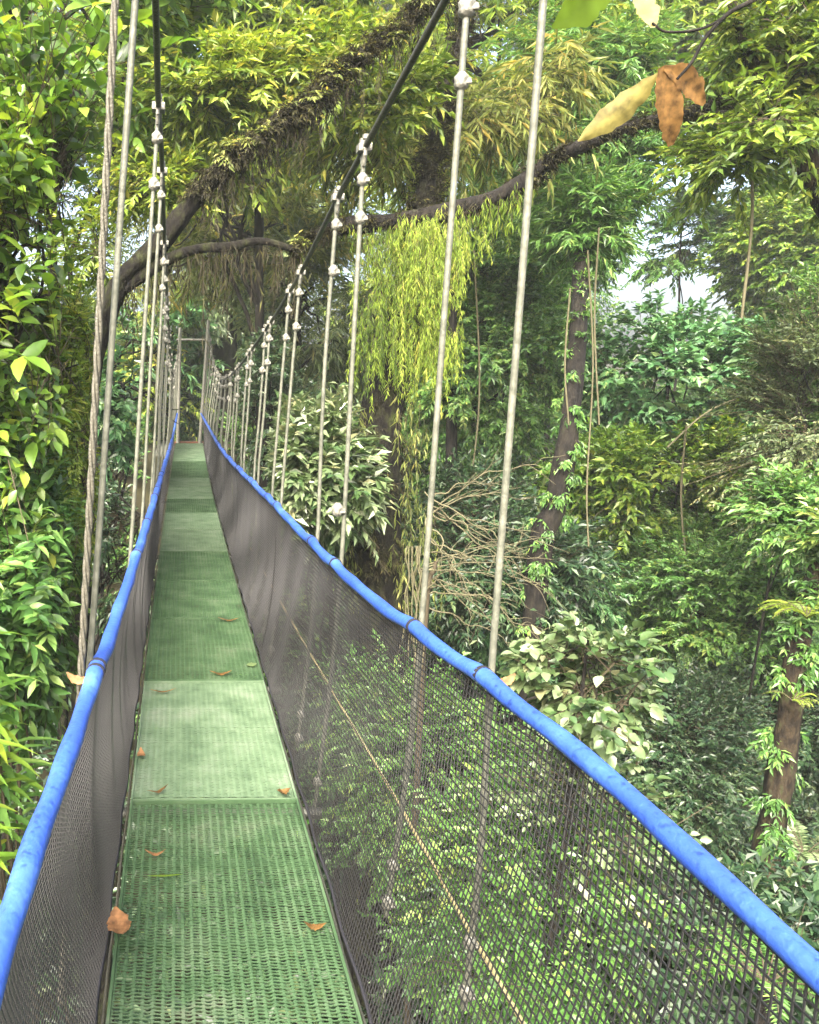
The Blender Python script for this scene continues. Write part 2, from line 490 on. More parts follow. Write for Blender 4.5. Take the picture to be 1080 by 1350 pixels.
def fern(mb, base, nf, ln, mat=0, tmat=1, lw=.16, pin=22, up=.9):
    base = np.asarray(base, float)
    for q in range(nf):
        a = rng.uniform(0, 2 * np.pi)
        h = np.array([math.cos(a), math.sin(a), 0])
        l = ln * rng.uniform(.7, 1.15)
        t = np.linspace(0, 1, pin)[:, None]
        p = base + h * l * (t * .85) + UP * l * (up * t - (up * .55 + .35) * t * t)
        tube(mb, p[::3], np.linspace(.006, .002, len(p[::3])), 4, tmat, caps=False)
        tg = norm(np.gradient(p, axis=0))
        sd = np.cross(tg, UP); sd = norm(sd)
        w = (np.sin(np.clip(t * 1.05, 0, 1) * np.pi) ** .7 * .85 + .12) * lw * ln
        for s in (1, -1):
            ax = norm(sd * s + tg * .45 - UP * .15 + rng.normal(0, .06, p.shape))
            nr = norm(np.cross(tg, sd) * 1.0 + UP + rng.normal(0, .15, p.shape))
            rn = np.clip(rng.normal(.5, .08, pin) + rng.normal(0, .1), 0, 1)
            leaves(mb, p, ax, nr, w[:, 0], np.full(pin, l / pin * .95), rn, 0, mat, .1, .1)


# ------------------------------------------------------------------ the bridge
RZ = -.74
rail_r = [PZ(1210, 1400, RZ)] + [PZ(x, y, RZ) for x, y in ((1080, 1286), (1000, 1212), (900, 1107), (800, 1015), (720, 951), (648, 895), (545, 832), (440, 746), (400, 704), (373, 674), (340, 643), (320, 624))] + \
    [P(304, 607, 8.3), P(291, 592, 10.2), P(280, 572, 13), P(271, 556, 16.5), P(265, 545, 20.6)]
rail_l = [PZ(-40, 1370, RZ)] + [PZ(x, y, RZ) for x, y in ((0, 1240), (32, 1158), (64, 1058), (100, 955), (130, 885), (157, 800), (182, 728), (203, 660))] + \
    [P(213, 625, 7.0), P(220, 604, 8.6), P(226, 585, 11), P(230, 566, 15), P(234, 545, 20.6)]
cab_r = [P(980, -640, 1.35), P(750, -268, 1.95), P(625, -67, 2.4), P(480, 197, 3.3), P(445, 262, 3.78), P(397, 359, 4.9), P(380, 388, 5.35), P(355, 428, 6.1), P(330, 464, 7.2),
         P(314, 485, 8.4), P(302, 496, 10), P(291, 498, 13), P(282, 478, 17), P(275, 433, 20.6)]
cab_l = [P(190, -500, 1.6), P(199, -230, 2.1), P(205, 0, 2.8), P(209, 143, 3.47), P(213, 205, 4.1), P(217, 325, 5.4), P(219, 370, 6.2), P(221, 412, 7.2), P(223, 448, 8.4), P(226, 486, 10.3),
         P(229, 492, 13), P(233, 474, 17), P(238, 436, 20.6)]


class Path:
    def __init__(self, pts, n=500):
        self.p = smooth_curve(pts, n)

    def at(self, d):
        d = np.asarray(d, float)
        return np.stack([np.interp(d, self.p[:, 1], self.p[:, 0]), d, np.interp(d, self.p[:, 1], self.p[:, 2])], -1)


def smooth_path(pts, sig=26):
    pa = Path(pts)
    u = np.linspace(np.log(pa.p[0, 1] + .6), np.log(pa.p[-1, 1] + .6), 500)
    q = pa.at(np.exp(u) - .6)
    k = np.exp(-.5 * (np.arange(-80, 81) / sig) ** 2); k /= k.sum()
    for c in (0, 2):
        e = np.concatenate([2 * q[0, c] - q[80:0:-1, c], q[:, c], 2 * q[-1, c] - q[-2:-82:-1, c]])
        q[:, c] = np.convolve(e, k, 'valid')
    pa.p = q
    return pa


RAIL = {1: smooth_path(rail_r), -1: smooth_path(rail_l)}
CAB = {1: Path(cab_r), -1: Path(cab_l)}


def edge(d, s, off=.0, dz=0.):
    d = np.asarray(d, float)
    return np.stack([deck_x(d) + s * (HD / 2 + off), d, deck_z(d) + dz], -1)


bridge = empty('suspension_bridge', (float(deck_x(10)), 10, DECKZ - .15))
tag(bridge, 'long narrow footbridge of green grating hung on steel cables, blue handrails and dark netting', 'footbridge')


def panel_mesh(dense):
    mb = MB()
    LN = 1.194; W = HD
    p = .0125 if not dense else .0105; per = .0275
    ny = int((LN - .04) / p)
    xs = np.linspace(-W / 2 + .006, W / 2 - .006, 24 * 8 + 1)
    bar = .5 - .5 * np.cos(2 * np.pi * (xs - xs[0]) / per + np.pi)
    q = np.clip((bar - (.42 if dense else .55)) / .36, 0, 1); q = q * q * (3 - 2 * q)
    thin = .003 if dense else .0016
    k = len(xs)
    for j in range(ny):
        y = -LN / 2 + .022 + j * p + .0026 * np.sin(2 * np.pi * (xs - xs[0]) / (2 * per) + (j % 2) * .5)
        hw = thin * (1 + rng.normal(0, .06)) + (p * .5 - .0003 - thin) * q
        zt = .0016 * q + .0004 * rng.normal()
        a = np.stack([xs, y - hw, zt], -1); b = np.stack([xs, y + hw, zt], -1)
        c = np.stack([xs, y + hw * .8, zt - .003], -1); e = np.stack([xs, y - hw * .8, zt - .003], -1)
        v = np.stack([a, b, c, e], 1).reshape(-1, 3)
        i = np.arange(k - 1)[:, None] * 4
        f = np.concatenate([i + np.array([m_]) for m_ in ((0, 4, 5, 1), (1, 5, 6, 2), (2, 6, 7, 3), (3, 7, 4, 0))], 0)
        mb.add(v, f)
    for s in (-1, 1):
        box(mb, (s * W / 2, 0, -.004), (.009, LN, .018))
        box(mb, (0, s * (LN / 2 - .004), -.004), (W - .010, .006, .015))
    for yy in (-.2, .2):
        box(mb, (0, yy, -.021), (W - .016, .025, .018))
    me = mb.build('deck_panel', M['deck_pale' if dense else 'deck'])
    return me


# panels from the seams seen in the photo
seams = [PZ(281, y, DECKZ)[1] for y in (1055, 898, 815, 765, 727)]
edges_d = [seams[0] - 1.24 * k for k in (3, 2, 1)] + list(seams)
while edges_d[-1] < DEND - .6:
    edges_d.append(edges_d[-1] + 1.215)
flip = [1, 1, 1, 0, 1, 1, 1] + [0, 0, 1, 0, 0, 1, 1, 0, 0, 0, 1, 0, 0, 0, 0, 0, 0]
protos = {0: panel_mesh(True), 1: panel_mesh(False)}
used = set()
B0 = np.array(bridge.location)
for k in range(len(edges_d) - 1):
    o = protos[flip[k]]
    if flip[k] in used:
        o = o.copy(); COL.objects.link(o)
    used.add(flip[k]); o.parent = bridge
    a, b = edges_d[k], edges_d[k + 1]
    c = (a + b) / 2
    za, zb = float(deck_z(a)), float(deck_z(b))
    o.location = Vector((float(deck_x(c)), c, (za + zb) / 2 + .004 * (k % 3 == 1))) - Vector(B0)
    yaw = math.atan2(float(deck_x(b) - deck_x(a)), b - a)
    o.rotation_euler = (math.atan2(zb - za, b - a), rng.normal(0, .004), -yaw)
    o.scale = (1, (b - a) / 1.2, 1)
# cross beams
bm = MB()
tube(bm, [(-HD / 2 - .10, 0, 0), (HD / 2 + .10, 0, 0)], .022, 8)
cb0 = bm.build('crossbeam', M['cable'])
for k, d in enumerate(edges_d):
    o = cb0 if k == 0 else cb0.copy()
    if k:
        COL.objects.link(o)
    o.parent = bridge
    o.location = Vector((float(deck_x(d)), d, float(deck_z(d)) - .055)) - Vector(B0)

# hanger stations
sta_r = [2.0, 2.42, 3.3, 3.78, 4.92, 5.3, 6.05, 6.3, 7.1, 7.35, 8.3, 8.55, 9.5, 9.8, 10.7, 11.0, 12.0, 12.3, 13.2, 13.5, 14.5, 14.8, 15.8, 16.1, 17.1, 17.4, 18.4, 18.7, 19.7]
sta_l = [2.02, 2.06, 3.47, 4.3, 5.35, 5.75, 6.6, 6.9, 7.9, 8.2, 9.2, 9.5, 10.5, 10.8, 11.8, 12.1, 13.2, 13.5, 14.5, 14.8, 15.8, 16.1, 17.1, 17.4, 18.4, 18.7, 19.7]

# handrails
for s in (1, -1):
    ds = np.linspace(.25, DEND, 620)
    p = RAIL[s].at(ds)
    st = np.array(sta_r if s > 0 else sta_l)
    dist = np.min(np.abs(ds[:, None] - st[None]), 1)
    p[:, 2] += .012 * np.exp(-(dist / .1) ** 2) - .004
    p[:, 0] += .0015 * np.sin(ds * 9) + .0008 * np.sin(ds * 23 + 1)
    rad = .0205 + .0012 * np.sin(ds * 17) + .0022 * np.exp(-(dist / .05) ** 2)
    mb = MB(); tube(mb, p, rad, 14)
    hr = mb.build('handrail', M['blue'], bridge)
    for d in st[:16]:
        q = RAIL[s].at(d - .015); q2 = RAIL[s].at(d + .015)
        t = norm(q2 - q)
        m2 = MB(); tube(m2, [q + UP * .008 - t * .004, q + UP * .008 + t * .010], .0245, 12)
        m2.build('cable_tie', M['tie'], hr)

# netting
def net(s):
    d0, d1 = .3, DEND
    def S(d, h):
        r = RAIL[s].at(d); r[..., 2] -= .012
        e = edge(d, s, .035, -.015)
        p = e + (r - e) * h[..., None]
        bul = .035 * np.sin(np.pi * h) * (1 + .35 * np.sin(d * 2.3 + s)) + .004 * np.sin(d * 13 + h * 5)
        p[..., 0] += s * bul
        return p
    def strands(pts, w, th):
        # pts (n,k,3) ribbons of square section
        n, k, _ = pts.shape
        t = norm(np.gradient(pts, axis=1))
        out = np.array([s * 1.0, 0, 0]); u = norm(np.cross(t, out)); o = norm(np.cross(u, t))
        v = np.stack([pts + u * w + o * th, pts - u * w + o * th, pts - u * w - o * th, pts + u * w - o * th], 2).reshape(-1, 3)
        i = (np.arange(n)[:, None, None] * k + np.arange(k - 1)[None, :, None]) * 4
        i = i.reshape(-1, 1)
        f = np.concatenate([i + np.array([q]) for q in ((0, 4, 5, 1), (1, 5, 6, 2), (2, 6, 7, 3), (3, 7, 4, 0))], 0)
        mb.add(v, f, 0, False)
    mb = MB()
    pitch = .0178
    nv = int((d1 - d0) / pitch)
    h = np.linspace(0, 1, 14)
    dv = d0 + np.arange(nv) * pitch
    D = dv[:, None] + (h[None, :] - .5) * .22 + .012 * np.sin(h[None, :] * 9 + dv[:, None] * 3)
    strands(S(np.clip(D, .2, d1), np.broadcast_to(h, D.shape)), .00165, .001)
    nh = 52
    dd = np.arange(d0, d1, .08)
    hh = (np.arange(nh) + .5) / nh
    H = hh[:, None] + .006 * np.sin(dd[None, :] * 6 + hh[:, None] * 11) + 0 * dd[None, :]
    strands(S(np.broadcast_to(dd, H.shape), H), .00165, .001)
    o = mb.build('netting', M['net'], bridge)
    # seam cords where net sheets join
    for d in (4.9, 7.6, 10.6, 14.2):
        m2 = MB()
        hq = np.linspace(0, 1, 12)
        tube(m2, S(np.full(12, d), hq) + np.array([s * .004, 0, 0]), .007, 5)
        m2.build('seam', M['net'], o)
    m2 = MB()
    dq = np.arange(.3, DEND, .1)
    tube(m2, S(dq, np.full(len(dq), .0)) + np.array([0, 0, -.008]), .006, 5)
    m2.build('hem_cord', M['tie'], o)


net(1); net(-1)

# main cables
for s in (1, -1):
    d = np.linspace(1.4 if s > 0 else 1.65, DEND, 300)
    mb = MB(); tube(mb, CAB[s].at(d), .012, 9)
    mb.build('main_cable', M['cable'], bridge)


# clamp meshes
def clamp_mesh(name, mat, big=1.0):
    mb = MB()
    z = np.array([-.028, -.022, -.012, .0, .012, .02, .03]) * big
    r = np.array([.012, .021, .025, .0225, .026, .020, .011]) * big
    tube(mb, np.stack([0 * z, 0 * z, z], -1), r, 10)
    for sx in (-1, 1):
        tube(mb, [(sx * .016 * big, .0, -.01 * big), (sx * .017 * big, -.03 * big, -.008 * big)], .006 * big, 6)
    tube(mb, [(-.018 * big, -.022 * big, 0), (.018 * big, -.022 * big, 0)], .009 * big, 7)
    return mb.build(name, mat)


def saddle_mesh():
    mb = MB()
    box(mb, (0, 0, .004), (.055, .05, .028))
    for sx in (-1, 1):
        tube(mb, [(sx * .028, 0, -.03), (sx * .028, 0, .045)], .008, 7)
        tube(mb, [(sx * .028, 0, .03), (sx * .028, 0, .046)], .014, 6)
        tube(mb, [(sx * .026, 0, -.03), (sx * .012, 0, -.06)], .008, 6)
    return mb.build('saddle', M['clamp'])


CL0 = clamp_mesh('clamp', M['clamp'])
SD0 = saddle_mesh()
first = {'c': True, 's': True}


def put(src, key, parent, pos, zdir, sc_=1.0):
    o = src if first[key] else src.copy()
    if not first[key]:
        COL.objects.link(o)
    first[key] = False
    o.parent = parent
    o.location = Vector([float(a) for a in pos]) - Vector(B0)
    o.rotation_euler = Vector([float(a) for a in zdir]).to_track_quat('Z', 'Y').to_euler()
    o.scale = (sc_, sc_, sc_)
    return o


for s, st in ((1, sta_r), (-1, sta_l)):
    for k, d in enumerate(st):
        top = CAB[s].at(d).copy()
        r = RAIL[s].at(d) + np.array([s * .027, 0, 0])
        bot = edge(d, s, .10 if d > 3 else .14, -.04)
        if s > 0 and k < 4:
            bot = P(*((612, 1330), (509, 1208), (412, 1085), (392, 985))[k], (2.0, 2.42, 3.3, 3.78)[k])
        if s < 0 and k < 2:
            top = top + np.array([-.055 + .05 * k, 0, 0]); r = r + np.array([-.012 + .016 * k, 0, .0])
        rad = .0092 if s > 0 else .0085
        mat = M['steel']
        jx = rng.normal(0, .012) if d > 3.6 else 0
        pts = smooth_curve([top, top * .5 + r * .5 + np.array([jx, 0, 0]), r, bot * .5 + r * .5 + np.array([s * .01, 0, 0]), bot], 16 if d < 6 else 8)
        mb = MB()
        if s < 0 and k == 0:
            mat = M['rope']                      # twisted rope: three strands
            pts = smooth_curve([top, r, bot], 260)
            a = np.linspace(0, 260 * .42, 260)
            for q in range(3):
                off = np.stack([np.cos(a + q * 2.094), np.sin(a + q * 2.094), 0 * a], -1) * .0053
                tube(mb, pts + off, .0053, 6)
        else:
            tube(mb, pts, rad, 8, rough=.02)
        hg = mb.build('hanger', mat, bridge)
        ax = norm(top - r)
        put(SD0, 's', hg, top, ax)
        if d > 2.1 or s > 0:
            gap = .13 if d < 3 else .11
            put(CL0, 'c', hg, top - ax * gap, ax, rng.uniform(.78, .95))
            put(CL0, 'c', hg, top - ax * (gap + .17 + rng.uniform(-.03, .05)), ax, rng.uniform(.72, .92))
        if s > 0 and d < 9:
            axb = norm(r - bot)
            put(CL0, 'c', hg, bot + axb * .05, axb, .8)
            put(CL0, 'c', hg, bot + axb * rng.uniform(.16, .24), axb, .7)
        if s > 0 and k == 2:
            put(CL0, 'c', hg, P(445, 672, 3.3) + np.array([.0, 0, 0]), ax, .95)

# yellow stay rope outside the right netting, lower edge cables
stay = MB()
sp = [P(760, 1475, 1.62), P(690, 1350, 1.93), P(607, 1205, 2.45), P(526, 1060, 3.3), P(455, 940, 4.3), P(385, 820, 6.2), P(330, 722, 9.0)]
tube(stay, smooth_curve(sp, 60), .0075, 6, rough=.08)
stay.build('stay_rope', M['rope_yellow'], bridge)
for s in (1, -1):
    mb = MB()
    d = np.arange(.3, DEND, .1)
    tube(mb, edge(d, s, .016, -.022) + np.stack([.002 * np.sin(d * 11), 0 * d, .002 * np.sin(d * 8)], -1),   .005, 6)
    mb.build('edge_cable', M['cable'] if s > 0 else M['rope'], bridge)
# end portal
for x0, xt in ((263.5, 275), (234.5, 237.5)):
    mb = MB()
    b = P(x0, 583, 20.75); t = P(xt, 422 if x0 > 250 else 432, 20.75)
    tube(mb, [b - UP * .3, b, t], .045, 10)
    mb.build('tower_post', M['clamp'], bridge)
mb = MB(); tube(mb, [P(233, 448, 20.75), P(279, 448, 20.75)], .03, 8); mb.build('crossbar', M['clamp'], bridge)
mb = MB(); box(mb, P(249.5, 583, 20.95) + np.array([0, 0, -.03]), (1.0, .1, .10)); mb.build('end_sill', M['wood_rust'], bridge)

# landing
mb = MB()
c = P(249.5, 586, 23.6)
nx = 14
box(mb, c + np.array([0, -.2, -.25]), (1.9, 4.8, .4))
lp = mb.build('landing_slab', M['concrete'], origin=c + np.array([0, 0, -.45]))
tag(lp, 'mossy concrete landing at the far end of the footbridge', 'landing')

# ------------------------------------------------------------------ terrain
gx = np.concatenate([np.linspace(-300, -32, 14), np.linspace(-30, 40, 90), np.linspace(43, 300, 14)])
gd = np.concatenate([np.linspace(-120, -7, 10), np.linspace(-6, 50, 75), np.linspace(53, 320, 18)])
X, D = np.meshgrid(gx, gd)
V = np.stack([X, D, ground_z(X, D)], -1).reshape(-1, 3)
nx, nd = len(gx), len(gd)
i = (np.arange(nd - 1)[:, None] * nx + np.arange(nx - 1)[None]).reshape(-1, 1)
mb = MB(); mb.add(V, i + np.array([[0, 1, nx + 1, nx]]), 0, True)
tag(mb.build('ground', M['soil']), 'dark forest soil of the ravine below the bridge', None, None, 'structure')

# ground cover (uncountable)
def scatter_cover(name, label, n, xr, dr, spec, leaf, keep=None, zoff=.3):
    x = rng.uniform(*xr, n); d = rng.uniform(*dr, n)
    if keep is not None:
        k = keep(x, d); x, d = x[k], d[k]
    cl = np.stack([x, d, ground_z(x, d) + zoff, np.full(len(x), .35)], -1)
    mb = MB(); foliage(mb, cl, spec)
    return tag(mb.build(name, [M[leaf], M['twig']]), label, None, None, 'stuff')


off_bridge = lambda x, d: ~((np.abs(x - deck_x(d)) < 1.1) & (d > 15))
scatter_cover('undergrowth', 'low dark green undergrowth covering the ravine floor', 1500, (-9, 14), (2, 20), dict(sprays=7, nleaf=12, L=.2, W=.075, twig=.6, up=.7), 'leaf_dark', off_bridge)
scatter_cover('ground_foliage', 'mid green ground plants on the far bank', 900, (-14, 20), (14, 30), dict(sprays=6, nleaf=10, L=.22, W=.08, twig=.6, up=.7), 'leaf_mid', off_bridge)

# ------------------------------------------------------------------ far forest mass (stuff)
def mass(name, label, cells, spec, leaf):
    mb = MB()
    cl = []
    for (x, y, d, rx, ry, n) in cells:
        c = P(x, y, d)
        sx, sz = rx * d / FPX, ry * d / FPX
        cl.append(ell_clumps(c, (sx, 2.2, sz), n, .8, .1))
    foliage(mb, np.vstack(cl), spec)
    return tag(mb.build(name, [M[leaf], M['twig']]), label, None, None, 'stuff')


far = dict(sprays=44, nleaf=18, L=.165, W=.07, twig=.9, hang=.3)
mass('forest_foliage', 'dense distant rainforest canopy behind the left side and middle of the bridge',
     [(-60, 100, 24, 200, 260, 60), (-60, 560, 24, 200, 260, 60), (150, 160, 27, 170, 240, 60), (150, 500, 25, 120, 220, 45), (330, 140, 29, 170, 240, 55), (340, 420, 28, 120, 200, 40),
      (520, 120, 30, 170, 220, 55), (520, 440, 29, 150, 220, 55), (200, -160, 28, 300, 160, 50), (560, -120, 30, 300, 160, 50)], far, 'leaf_yellow')
mass('forest_foliage', 'dense distant rainforest canopy behind the right side of the ravine',
     [(690, 160, 31, 110, 250, 60), (700, 500, 29, 170, 180, 55), (880, 600, 28, 200, 150, 60), (1080, 480, 27, 105, 220, 50), (1070, 110, 29, 100, 220, 40), (900, 0, 31, 220, 95, 55),
      (800, 740, 24, 300, 150, 60), (1050, 760, 22, 160, 200, 45), (840, -140, 31, 320, 110, 45), (1200, 300, 27, 130, 400, 60)], far, 'leaf_mid')

# ------------------------------------------------------------------ individual trees and plants
BIG = dict(sprays=9, nleaf=9, L=.24, W=.10, twig=.5, detail=1, hang=.2, droop=.2)
MIDL = dict(sprays=34, nleaf=17, L=.098, W=.04, twig=.5, hang=.18)
SMALL = dict(sprays=58, nleaf=22, L=.07, W=.03, twig=.42, hang=.14)
LANCE = dict(sprays=12, nleaf=14, L=.22, W=.035, twig=.5, hang=.5, droop=.3)
ROSE = dict(sprays=9, nleaf=13, L=.2, W=.07, twig=.28, hang=.1, spread=1.0)

# left side
tree('broadleaf_tree', 'tree with large glossy bright leaves close to the left hanger ropes', 'tree', 25, 400, 5.4, 140, 290, dict(BIG, L=.145, W=.05, sprays=15, jit=.6, hang=.08, twig=.62), 'leaf_deep', 46, .38, .06, 'bark_moss')
tree('broadleaf_tree', 'crown of broad sunlit leaves hanging into the upper left corner', 'tree', 70, 40, 9, 200, 130, dict(BIG, L=.24, W=.095), 'leaf_bright', 36, .5, .09, 'bark_moss')
tree('shrub', 'green small-leaved shrub left of the left handrail, below the glossy tree', 'shrub', 20, 780, 5.2, 125, 130, dict(MIDL, detail=1, L=.12), 'leaf_mid', 34, .3, .03)
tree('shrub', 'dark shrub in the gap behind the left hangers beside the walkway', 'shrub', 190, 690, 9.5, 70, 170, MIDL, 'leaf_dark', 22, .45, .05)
tree('shrub', 'fine-leaved shrub behind the left hanger ropes, hiding the leaning trunk', 'shrub', 95, 600, 6.3, 62, 170, dict(SMALL, L=.075, W=.025, jit=.5), 'leaf_yellow', 40, .3, .03)
tree('broadleaf_tree', 'bluish dark tree seen between the left hangers', 'tree', 175, 530, 13, 90, 110, ROSE, 'leaf_blue', 22, .5, .08)
tree('broadleaf_tree', 'light leafy tree behind the big mossy limb at the top', 'tree', 300, 90, 14, 210, 130, dict(MIDL, L=.2, W=.07), 'leaf_yellow', 46, .7, .12)
tree('broadleaf_tree', 'olive tree under the big mossy limb, above the portal', 'tree', 310, 320, 18, 150, 110, dict(LANCE, L=.28), 'leaf_olive', 34, .8, .12)
tree('broadleaf_tree', 'thick-trunked tree directly behind the far bridge portal', 'tree', 306, 330, 26, 100, 130, dict(MIDL, L=.3, W=.1), 'leaf_grey', 24, 1.0, .5, 'bark_moss', base=(P(306, 480, 26)[0], 26))
tree('shrub', 'leafy shrub right behind the far bridge portal', 'shrub', 225, 470, 24, 60, 60, dict(ROSE, L=.35, W=.14), 'leaf_blue', 16, .7, .06)
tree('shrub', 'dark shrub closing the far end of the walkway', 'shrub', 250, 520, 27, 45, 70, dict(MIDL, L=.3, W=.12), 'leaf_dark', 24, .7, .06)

# centre
tree('broadleaf_tree', 'yellow-green tree with long drooping leaves at the top middle', 'tree', 590, 130, 13.5, 190, 150, dict(LANCE, L=.26, W=.045), 'leaf_yellow', 46, .7, .14)
tree('broadleaf_tree', 'grey-green tree behind the right hangers', 'tree', 400, 430, 17, 100, 120, dict(LANCE, L=.26), 'leaf_grey', 30, .8, .1)
tree('shrub', 'dark green shrub behind the right hangers near the portal', 'shrub', 345, 560, 15, 75, 90, MIDL, 'leaf_dark', 22, .6, .05)
tree('shrub', 'pale yellowish bush standing just beyond the right netting', 'shrub', 395, 640, 8.2, 62, 65, dict(SMALL, L=.13, W=.045), 'leaf_pale', 20, .28, .04)
tree('broadleaf_tree', 'slender dark tree with thin forked trunk behind the moss curtain', 'tree', 645, 480, 15, 95, 190, dict(SMALL, L=.11, W=.04), 'leaf_mid', 44, .55, .09)
tree('shrub', 'dark shrub behind the dry twigs', 'shrub', 640, 730, 10, 110, 110, MIDL, 'leaf_dark', 26, .5, .05)

# right
tree('broadleaf_tree', 'pale airy tree left of the white sky gap', 'tree', 728, 260, 17, 85, 150, dict(SMALL, L=.13, W=.045), 'leaf_mid', 54, .8, .07)
tree('broadleaf_tree', 'bright tree filling the upper right corner', 'tree', 985, 50, 19, 155, 105, dict(MIDL, L=.2, W=.08), 'leaf_yellow', 50, .8, .1, 'bark_moss', base=(17.5, 20))
tree('broadleaf_tree', 'light green tree right of the white sky gap', 'tree', 1055, 320, 18, 70, 120, dict(SMALL, L=.14, W=.06), 'leaf_bright', 36, .55, .06)
tree('broadleaf_tree', 'blue-green tree of leaf rosettes below the white sky gap', 'tree', 900, 500, 12, 118, 100, dict(ROSE, L=.15, W=.06, sprays=18), 'leaf_blue', 36, .4, .05)
tree('broadleaf_tree', 'greyish vine-hung tree on the right edge', 'tree', 1075, 560, 8.0, 45, 200, dict(SMALL, L=.065, W=.026, sprays=24), 'leaf_grey', 34, .24, .02, 'bark')
tree('broadleaf_tree', 'tree with tiered bright sprays in the middle of the right slope', 'tree', 850, 640, 11.5, 120, 80, dict(SMALL, L=.10, W=.04, hang=.12, flat=1.6), 'leaf_bright', 34, .34, .05)
tree('broadleaf_tree', 'mid-green tree on the right slope above the dark shrubs', 'tree', 930, 780, 10.5, 150, 100, dict(SMALL, L=.085, W=.034, flat=1.4), 'leaf_mid', 46, .34, .05)
tree('shrub', 'dark shrub left of the pale big-leaved shrub, below the dark trunk', 'shrub', 690, 800, 10.5, 90, 90, dict(SMALL, L=.09, W=.03, hang=.3), 'leaf_blue', 24, .35, .05)
tree('shrub', 'dark bluish shrub behind the brown mossy fern-grown trunk', 'shrub', 1030, 940, 9.5, 110, 130, dict(SMALL, sprays=34), 'leaf_dark', 34, .45, .05)
tree('shrub', 'dark small-leaved shrub right of the pale big-leaved shrub', 'shrub', 890, 1000, 8.5, 110, 110, SMALL, 'leaf_dark', 36, .42, .05)
tree('shrub', 'shrub of large pale glossy leaves rising behind the right handrail', 'shrub', 778, 905, 4.6, 68, 78, dict(BIG, L=.095, W=.042, twig=.2, sprays=9), 'leaf_pale', 16, .12, .02)
tree('shrub', 'fresh green shrub seen through the right netting beside the stay rope', 'shrub', 690, 1200, 5.2, 110, 130, dict(SMALL, L=.08, W=.032), 'leaf_mid', 34, .25, .03)
tree('shrub', 'shrub of round pale leaves seen through the right netting', 'shrub', 780, 1090, 4.6, 90, 80, dict(BIG, L=.065, W=.032, twig=.25, sprays=7), 'leaf_pale', 12, .18, .015)
tree('shrub', 'green shrub below the handrail in the lower right corner', 'shrub', 960, 1290, 4.6, 140, 90, dict(SMALL, L=.08, W=.034, sprays=26), 'leaf_dark', 24, .22, .03)
tree('shrub', 'dim shrub behind the middle of the right netting', 'shrub', 560, 1020, 7.5, 110, 130, MIDL, 'leaf_mid', 26, .4, .04)

# strap leaved plants at lower left
def strap_plant(name, label, px, py, d, n, ln, leaf):
    c = P(px, py, d)
    b = np.array([c[0], c[1], float(ground_z(c[0], c[1]))])
    root = empty(name, b); tag(root, label, 'plant')
    sb, lb = MB(), MB()
    for q in range(n):
        top = c + rng.normal(0, 1, 3) * np.array([.22, .25, .35])
        top[0] = min(top[0], float(deck_x(top[1])) - .95 - ln * .5)
        st = smooth_curve([b + rng.normal(0, .15, 3) * np.array([1, 1, 0]), (b + top) / 2 + rng.normal(0, .1, 3), top], 12)
        tube(sb, st, np.linspace(.014, .006, 12), 6)
        k = 11
        pos = st[-1] - UP * np.linspace(0, .75, k)[:, None] + rng.normal(0, .01, (k, 3))
        h = rnd_dirs(k); h[:, 2] = .35; 
        leaves(lb, pos, norm(h), np.tile(UP, (k, 1)) + h * -.3, ln * rng.uniform(.7, 1.2, k), ln * .17, np.clip(rng.normal(.5, .2, k), 0, 1), 1, 0, .55, .15)
    sb.build('stem', M['twig'], root)
    lb.build('foliage', M[leaf], root)


strap_plant('ginger_plant', 'clump of long arching leaves left of the left handrail, lowest in view', -15, 1020, 3.6, 15, .28, 'leaf_deep')
strap_plant('ginger_plant', 'clump of arching leaves higher up beside the left handrail, under the small-leaved shrub', 25, 910, 4.4, 12, .26, 'leaf_mid')

def coat(mb, path, rad, n, spec, lo=0.0, hi=1.0):
    """small leafy tufts growing on the bark"""
    path = np.asarray(path); k = len(path)
    i = rng.integers(int(lo * (k - 1)), max(int(hi * (k - 1)), 1) + 1, n)
    r = np.interp(i / (k - 1), np.linspace(0, 1, len(rad)), rad)[:, None]
    h = rnd_dirs(n); h[:, 2] *= .2; h = norm(h)
    foliage(mb, np.hstack([path[i] + h * r * .9, np.full((n, 1), .06)]), spec, core=path[i].mean(0))


TUFT = dict(sprays=7, nleaf=9, L=.06, W=.022, twig=.11, hang=.4, droop=.3, twr=.002)


# moss-draped tree
def curve_px(l, n):
    return smooth_curve([P(x, y, d) for x, y, d in l], n)


DM = 8.6
tb0 = P(500, 900, DM)
b = np.array([tb0[0], DM, float(ground_z(tb0[0], DM))])
mt = empty('moss_draped_tree', b)
tag(mt, 'dark trunk draped in a curtain of hanging yellow-green moss, with a long bough reaching right', 'tree')
tp = smooth_curve([b, P(498, 900, DM), P(492, 720, DM), P(500, 580, DM), P(525, 430, DM), P(555, 290, DM), P(578, 170, DM + .2), P(610, 40, DM + .4), P(640, -120, DM + .6)], 60)
mb = MB(); tube(mb, tp, np.interp(np.linspace(0, 1, 60), [0, .25, .55, .7, 1], [.34, .29, .17, .07, .04]), 12, rough=.07)
mb.build('trunk', M['bark_moss'], mt)
bough = curve_px([(405, 318, 8.2), (450, 297, 8.3), (520, 290, 8.4), (600, 276, 8.4), (650, 262, 8.3), (690, 240, 8.2), (730, 208, 8.0), (770, 190, 7.8), (835, 165, 7.6), (900, 150, 7.4), (960, 130, 7.3)], 50)
br = np.interp(np.linspace(0, 1, 50), [0, .15, .5, 1], [.05, .08, .07, .035])
mb = MB(); tube(mb, bough, br, 12, rough=.16)
bo = mb.build('bough', M['bark'], mt)
